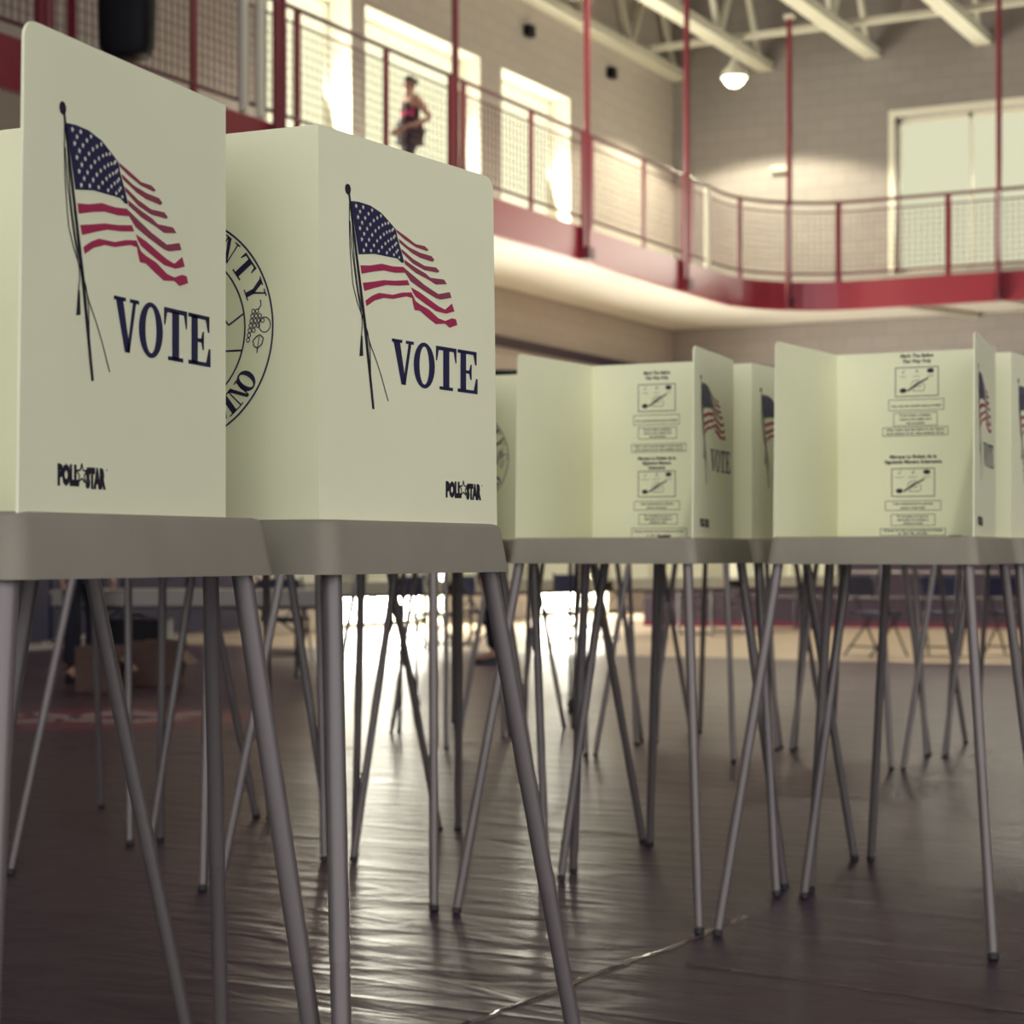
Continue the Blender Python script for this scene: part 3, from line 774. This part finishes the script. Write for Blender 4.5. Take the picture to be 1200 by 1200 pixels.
# folding chairs
def make_chair():
    c = empty('folding_chair', (0, 0, 0))
    mb = MB(); mb.loops([[(x*.2, y*.2, z) for x, y in ((-1,-.9),(-.9,-1),(.9,-1),(1,-.9),(1,.9),(.9,1),(-.9,1),(-1,.9))] for z in (.43, .455)]); mb.build('seat', M['navy'], c)
    mb = MB(); mb.loops([[(x*.2, .21+dy, .62+.2*v) for x, v in ((-1,.1),(-.9,0),(.9,0),(1,.1),(1,.9),(.9,1),(-.9,1),(-1,.9))] for dy in (0, .018)]); mb.build('backrest', M['navy'], c)
    for sx in (-1, 1):
        mb = MB(); mb.tube([(sx*.215, -.24, 0), (sx*.215, .0, .44), (sx*.215, .215, .84)], .011, 8); mb.build('leg', M['blk_metal'], c, smooth=True)
        mb = MB(); mb.tube([(sx*.195, .26, 0), (sx*.195, -.16, .44)], .011, 8); mb.build('leg', M['blk_metal'], c, smooth=True)
    mb = MB(); mb.tube([(-.195, .19, .10), (.195, .19, .10)], .009, 8); mb.build('stretcher', M['blk_metal'], c, smooth=True)
    return c
ch = make_chair()
chairs = [((-10.75, 15.9), 200, 'dark folding chair at the left, nearest to the white edged table'), ((-10.35, 17.9), 80, 'dark folding chair before the bright glass door, nearer one'),
          ((-10.2, 18.9), 95, 'dark folding chair before the bright glass door, farther one'), ((-9.9, 20.6), 70, 'dark folding chair beside the standing person in black trousers'),
          ((-6.3, 20.2), 150, 'dark blue folding chair far right, left one of three'), ((-5.65, 20.5), 185, 'dark blue folding chair far right, middle of three'), ((-5.05, 20.9), 165, 'dark blue folding chair far right, right one of three')]
for k, ((x, y), a, lb) in enumerate(chairs):
    o = ch if k == 0 else copy_tree(ch)
    o.location = (x, y, 0); o.rotation_euler = (0, 0, R(a)); tag(o, lb, 'folding chair', 'dark folding chairs around the hall')

# pads added to darken the lower left wall under the walkway
def make_pad():
    p = empty('added_dark_pad', (0, 0, 0))
    mb = MB(); mb.loops([[(x, y*.6, z) for y, z in ((-1,.12),(-.97,.1),(.97,.1),(1,.12),(1,1.88),(.97,1.9),(-.97,1.9),(-1,1.88))] for x in (0.01, .06)]); mb.build('cushion', M['navy'], p)
    mb = MB(); mb.box(0, -.59, .11, .012, .59, 1.89); mb.build('backing', M['dark'], p)
    return p
pad = make_pad()
for k in range(7):
    o = pad if k == 0 else copy_tree(pad)
    o.location = (XW, 13.0+1.24*k, 0); tag(o, 'added dark blue pad darkening the left wall under the walkway', 'wall pad', 'added dark pads under the walkway')

# boxes at the left
def carton(x, y, rz, w, d, h, m, label):
    c = empty('cardboard_box', (x, y, 0), R(rz), label, 'box')
    mb = MB(); t = .006
    mb.box(-w/2, -d/2, 0, w/2, -d/2+t, h); mb.box(-w/2, d/2-t, 0, w/2, d/2, h); mb.box(-w/2, -d/2, 0, -w/2+t, d/2, h); mb.box(w/2-t, -d/2, 0, w/2, d/2, h); mb.box(-w/2, -d/2, 0, w/2, d/2, t)
    mb.build('carton', m, c)
    for sx in (-1, 1):
        mb = MB(); mb.beam((sx*w/2, 0, h), (sx*(w/2+.10), 0, h-.10), d*.98, .005, up=(0, 0, 1)); mb.build('flap', m, c)
        mb = MB(); mb.beam((0, sx*d/2, h), (0, sx*(d/2+.02), h+.09), w*.98, .005, up=(0, 1, 0)); mb.build('flap', m, c)
carton(-9.95, 12.2, 30, .34, .30, .26, M['cardboard'], 'brown cardboard box on floor beside the person in black at left')
carton(-10.0, 13.0, 20, .36, .30, .27, M['cardboard'], 'brown cardboard box behind another box at left, under the white edged table')
cs = empty('equipment_case', (-10.75, 13.6, 0), R(28), 'black equipment case standing under the white edged table at left', 'case')
mb = MB(); mb.loops([[(x*.32, y*.2, z) for x, y in ((-1,-.9),(-.95,-1),(.95,-1),(1,-.9),(1,.9),(.95,1),(-.95,1),(-1,.9))] for z in (0.03, .5)]); mb.build('shell', M['dark'], cs)
mb = MB(); mb.tube([(-.1, 0, .5), (-.09, 0, .54), (.09, 0, .54), (.1, 0, .5)], .012, 8); mb.build('handle', M['blk_metal'], cs)
for sx in (-1, 1):
    mb = MB(); mb.tube([(sx*.25, -.15, .03), (sx*.25, .15, .03)], .03, 12); mb.build('wheel', M['rubber'], cs)

# painted court logo on the floor, left
lg = empty('floor_emblem', (-8.35, 10.15, 0), R(40), 'maroon painted floor emblem with white strokes at far left', 'floor emblem')
mb = MB(); mb.poly(ell(0, 0, 1.05, .9, 48), lambda a, b: (a, b, .0015)); mb.build('field', M['maroon'], lg)
mb = MB()
for pts in ([(-.7,.15),(-.4,.45),(-.1,.1),(.2,.5),(.5,.1),(.75,.35)], [(-.6,-.25),(-.2,-.05),(.2,-.3),(.6,-.1)]): stroke(mb, pts, .16, lambda a, b: (a, b, .003))
mb.build('strokes', M['pink_w'], lg)
mb = MB(); ring(mb, 0, 0, 1.55, 1.55, .05, .05, lambda a, b, d=0: (a, b, .0012), 0, 64); mb.build('border_line', M['darksteel'], lg)

# rolling whiteboard, its black top rail above the far panel left of the middle booth
wb = empty('rolling_whiteboard', (-6.39, 11.95, 0), R(27.6), 'white board with black top rail, showing left of the open middle booth', 'whiteboard')
mb = MB(); mb.box(-.5, -.012, 1.25, .5, .012, 2.255); mb.build('board', M['board'], wb)
mb = MB(); mb.box(-.53, -.02, 2.255, .53, .02, 2.30); mb.build('top_rail', M['dark'], wb)
mb = MB(); mb.box(-.53, -.02, 1.22, .53, .02, 1.25); mb.build('bottom_rail', M['dark'], wb)
for sx in (-1, 1):
    mb = MB(); mb.box(sx*.52-.012, -.012, .10, sx*.52+.012, .012, 2.30); mb.box(sx*.52-.015, -.25, .06, sx*.52+.015, .25, .10); mb.build('leg', M['blk_metal'], wb)
    for sy in (-.27, .27):
        mb = MB(); mb.tube([(sx*.52-.015, sy*.8, .031), (sx*.52+.015, sy*.8, .031)], .03, 12); mb.build('caster', M['rubber'], wb)

# ------------------------------------------------------------------ people
def skin_mesh(name, verts, edges, radii, root, mats, parent, face_mat=None, sub=2):
    me = bpy.data.meshes.new(name); me.from_pydata(verts, edges, [])
    ob = bpy.data.objects.new(name, me); COL.objects.link(ob)
    md = ob.modifiers.new('skin', 'SKIN'); md.use_smooth_shade = True
    sv = me.skin_vertices[0].data
    for i, r in enumerate(radii):
        sv[i].radius = r if isinstance(r, tuple) else (r, r); sv[i].use_root = (i == root)
    ss = ob.modifiers.new('sub', 'SUBSURF'); ss.levels = sub; ss.render_levels = sub
    bpy.context.view_layer.update()
    dg = bpy.context.evaluated_depsgraph_get()
    me2 = bpy.data.meshes.new_from_object(ob.evaluated_get(dg))
    bpy.data.objects.remove(ob)
    me2.name = name; me2.materials.clear()
    for m in mats: me2.materials.append(m)
    for p in me2.polygons:
        p.use_smooth = True
        p.material_index = face_mat(p.center) if face_mat else 0
    o = bpy.data.objects.new(name, me2); COL.objects.link(o); o.parent = parent
    return o

def person(loc, rz, label, J, top_m, leg_m, sleeve, hair_style, top_face=None):
    """x forward, y to the person's left; J overrides joints"""
    root = empty('person', loc, rz, label, 'person')
    D = dict(pel=(0,0,.95), spine=(0,0,1.12), chest=(.0,0,1.30), neck=(.0,0,1.45), nk2=(.012,0,1.50), head=(.02,0,1.57), crown=(.012,0,1.645),
             shL=(0,.165,1.40), elL=(-.04,.22,1.13), wrL=(.06,.23,.90), shR=(0,-.165,1.40), elR=(-.04,-.22,1.13), wrR=(.06,-.23,.90),
             hipL=(0,.09,.90), knL=(.02,.10,.50), anL=(-.02,.10,.09), toL=(.16,.11,.035), hipR=(0,-.09,.90), knR=(.02,-.10,.50), anR=(-.02,-.10,.09), toR=(.16,-.11,.035))
    D.update(J)
    rad = dict(pel=(.125,.10), spine=(.115,.088), chest=(.13,.098), neck=.055, nk2=.052, head=(.075,.085), crown=(.062,.07), shL=.058, elL=.040, wrL=.027, shR=.058, elR=.040, wrR=.027,
               hipL=.085, knL=.056, anL=.038, toL=.03, hipR=.085, knR=.056, anR=.038, toR=.03)
    E = [('pel','spine'),('spine','chest'),('chest','neck'),('neck','nk2'),('nk2','head'),('head','crown'),('chest','shL'),('shL','elL'),('elL','wrL'),('chest','shR'),('shR','elR'),('elR','wrR'),
         ('pel','hipL'),('hipL','knL'),('knL','anL'),('anL','toL'),('pel','hipR'),('hipR','knR'),('knR','anR'),('anR','toR')]
    keys = list(D); vs = [Vector(D[k]) for k in keys]; rr = [rad[k] for k in keys]; idx = {k: i for i, k in enumerate(keys)}
    ed = [(idx[a], idx[b]) for a, b in E]
    for sd, sg in (('L', 1), ('R', -1)):      # hands: palm, four fingers, thumb
        w = vs[idx['wr'+sd]]; e = vs[idx['el'+sd]]; d = (w-e).normalized()
        side = d.cross(Vector((0, sg, 0)));  side = side.normalized() if side.length > .1 else Vector((1, 0, 0))
        palm = w+d*.06; vs.append(palm); rr.append((.026, .018)); ip = len(vs)-1; ed.append((idx['wr'+sd], ip))
        inw = Vector((0, -sg, 0))
        for k, (o_, ln) in enumerate(((-.024, .055), (-.008, .066), (.009, .062), (.025, .046))):
            a = palm+d*.035+side*o_; b = a+d*ln*.5+inw*.006; c = b+d*ln*.4+inw*.018
            i0 = len(vs); vs += [a, b, c]; rr += [.009, .008, .0065]; ed += [(ip, i0), (i0, i0+1), (i0+1, i0+2)]
        a = w+d*.025+side*(-.03); b = a+d*.03+side*(-.018); c = b+d*.025
        i0 = len(vs); vs += [a, b, c]; rr += [.011, .009, .0075]; ed += [(idx['wr'+sd], i0), (i0, i0+1), (i0+1, i0+2)]
    body = skin_mesh('body', vs, ed, rr, idx['pel'], [M['skin'], M['hair'], M['eye'], M['red']], root)
    # face features joined into the body mesh
    h = Vector(D['head']); bm = bmesh.new(); bm.from_mesh(body.data)
    def blob(c, r, sc, mi):
        g = bmesh.ops.create_icosphere(bm, subdivisions=2, radius=r, matrix=Matrix.Translation(c) @ Matrix.Diagonal((*sc, 1)))
        fs = {f for v in g['verts'] for f in v.link_faces}
        for f in fs: f.material_index = mi; f.smooth = True
    fx = h.x+.072
    for s_ in (1, -1):
        blob(Vector((fx-.004, h.y+s_*.03, h.z+.012)), .011, (.6, 1.2, .8), 2); blob(Vector((fx+.002, h.y+s_*.03, h.z+.012)), .005, (.6, 1, 1), 1)
        blob(Vector((fx, h.y+s_*.031, h.z+.031)), .012, (.4, 1.4, .35), 1)
        blob(Vector((h.x-.005, h.y+s_*.078, h.z)), .022, (.7, .35, 1.2), 0)
    blob(Vector((fx+.008, h.y, h.z-.008)), .014, (.9, .7, 1.5), 0); blob(Vector((fx+.0, h.y, h.z-.042)), .016, (.4, 1.4, .4), 3)
    bm.to_mesh(body.data); bm.free()
    # clothes
    def sub_skin(name, ks, edges, grow, mats, rootk, fm=None, mod=None):
        k2 = list(ks); v2 = [Vector(D[k]) if isinstance(k, str) else Vector(k[0]) for k in k2]
        r2 = []
        for k in k2:
            r = rad[k] if isinstance(k, str) else k[1]
            r2.append(tuple(x+grow for x in r) if isinstance(r, tuple) else r+grow)
        ii = {k: i for i, k in enumerate(k2)}
        return skin_mesh(name, v2, [(ii[a], ii[b]) for a, b in edges], r2, ii[rootk], mats, root, fm)
    lower = (Vector(D['pel'])+Vector((0, 0, .02)))
    if sleeve:
        mL = (tuple(Vector(D['shL']).lerp(Vector(D['elL']), .95)), .045); mR = (tuple(Vector(D['shR']).lerp(Vector(D['elR']), .95)), .045)
        sub_skin('shirt', ['pel','spine','chest','shL','shR', mL, mR], [('pel','spine'),('spine','chest'),('chest','shL'),('chest','shR'),('shL',mL),('shR',mR)], .014, [top_m, M['pink']], 'pel', top_face)
    else:
        sL = ((.0, .09, 1.385), .045); sR = ((.0, -.09, 1.385), .045)
        lo = ((0, 0, .86), (.125, .10)); mid_ = ((0, 0, 1.02), (.118, .095))
        sub_skin('tank_top', [lo, 'pel', mid_, 'spine','chest', sL, sR], [(lo, 'pel'), ('pel', mid_), (mid_, 'spine'),('spine','chest'),('chest',sL),('chest',sR)], .030, [top_m, M['pink']], 'pel', top_face)
    aL = (tuple(Vector(D['knL']).lerp(Vector(D['anL']), .9)), .055); aR = (tuple(Vector(D['knR']).lerp(Vector(D['anR']), .9)), .055)
    sub_skin('trousers', ['pel','hipL','knL',aL,'hipR','knR',aR], [('pel','hipL'),('hipL','knL'),('knL',aL),('pel','hipR'),('hipR','knR'),('knR',aR)], .016, [leg_m], 'pel')
    for sd in 'LR':
        a = Vector(D['an'+sd]); t = Vector(D['to'+sd]); d = (t-a); d.z = 0; d.normalize(); n = Vector((-d.y, d.x, 0))
        base = a-d*.05; zf = max(0, a.z-.09); mb = MB(); lp = []
        for u, w, h_ in ((0, .025, .07), (.03, .036, .10), (.09, .040, .10), (.15, .042, .07), (.20, .043, .055), (.25, .030, .04), (.27, .012, .025)):
            c = base+d*u; lp.append([tuple(Vector((c.x, c.y, zf))+n*x*w+Vector((0, 0, z*h_))) for x, z in ((-1, 0), (1, 0), (1, .5), (.6, 1), (-.6, 1), (-1, .5))])
        mb.loops(lp); mb.build('shoe', M['shoe'], root, smooth=True, sharp=60)
    bm = bmesh.new(); bmesh.ops.create_uvsphere(bm, u_segments=20, v_segments=12, radius=1, matrix=Matrix.Translation(h+Vector((-.016, 0, .035))) @ Matrix.Diagonal((.088, .086, .095, 1)))
    bmesh.ops.delete(bm, geom=[v for v in bm.verts if v.co.x > h.x+.035 and v.co.z < h.z+.075 or v.co.z < h.z-.05], context='VERTS')
    if hair_style == 'bun': bmesh.ops.create_uvsphere(bm, u_segments=12, v_segments=8, radius=.04, matrix=Matrix.Translation(h+Vector((-.10, 0, .06))))
    me = bpy.data.meshes.new('hair'); bm.to_mesh(me); bm.free(); me.materials.append(M['hair'])
    for p in me.polygons: p.use_smooth = True
    o = bpy.data.objects.new('hair', me); COL.objects.link(o); o.parent = root
    return root
person((-13.2, 22.4, 5.55), R(-118), 'person walking on the raised walkway in black and pink sleeveless top and dark trousers',
       dict(elL=(-.17,.22,1.13), wrL=(.17,.10,.98), elR=(-.06,-.19,1.13), wrR=(.15,-.10,.98), knL=(.14,.09,.50), anL=(.10,.09,.09), toL=(.27,.09,.035), knR=(-.02,-.09,.50), anR=(-.20,-.09,.13), toR=(-.05,-.10,.04)),
       M['top'], M['trousers'], False, 'bun', lambda c: 1 if (c.x > .02 and 1.14 < c.z < 1.24) else 0)
person((-10.75, 12.95, 0), R(-20), 'person in dark clothes standing behind the nearest booth at left, only dark legs visible', {}, M['shirt'], M['trousers'], True, 'short')
person((-9.1, 17.0, 0), R(-150), 'person in black trousers standing behind the right leg of the seal booth', {}, M['shirt'], M['trousers'], True, 'short')

# ------------------------------------------------------------------ light
w = bpy.data.worlds.new('world'); SC.world = w; w.use_nodes = True
bg = w.node_tree.nodes['Background']; bg.inputs['Color'].default_value = (.83, .81, .86, 1); bg.inputs['Strength'].default_value = 2.3
def area(name, loc, target, sx, sy, energy, col):
    l = bpy.data.lights.new(name, 'AREA'); l.shape = 'RECTANGLE'; l.size = sx; l.size_y = sy; l.energy = energy; l.color = col
    o = bpy.data.objects.new(name, l); COL.objects.link(o); o.location = loc
    o.rotation_euler = (Vector(target)-Vector(loc)).to_track_quat('-Z', 'Y').to_euler(); return o
WARM = (1, .955, .79)
def daylight(name, loc, d, sx, sy, energy, col=WARM):
    o = area(name, loc, Vector(loc)+Vector(d), sx, sy, energy, col); o.visible_camera = False; return o
for i, (a, b) in enumerate(WINL): daylight('window_daylight_%d' % i, (XW-.36, (a+b)/2, 7.4), (1, 0, .25), b-a-.2, 2.4, 330)
for i, (a, b) in enumerate(DOORS): daylight('door_daylight_%d' % i, (XW-.36, (a+b)/2, 1.25), (1, -.25, -.25), b-a-.2, 2.2, 170, (1, .97, .88))
daylight('far_window_daylight', ((WR[0]+WR[1])/2, YW+.2, 7.5), (0, -1, .2), WR[1]-WR[0]-.2, 2.6, 280)
for k, (x, y) in enumerate(((-6.5, 20.5), (-2.5, 25.5), (-9.0, 25.0))):
    spot('added_light_%d' % k, (x, y, 10.6), (x-1.5, y, 0), 2300, 125, .6, (1, .94, .74), .25)  # added spots out of view, brighten the tables and far floor

spot('added_light_3', (1.5, -1.0, 10.6), (-.6, 8.0, 1.0), 1350, 52, .7, (1, .96, .84), .3)  # added spot above the camera, brightens the middle-row booth fronts

SC.view_settings.view_transform = 'Standard'; SC.view_settings.look = 'None'
SC.view_settings.exposure = 0.0; SC.view_settings.gamma = 1.0; SC.view_settings.use_curve_mapping = False
SC.cycles.use_denoising = True
SC.cycles.max_bounces = 8
SC.cycles.sample_clamp_indirect = 4
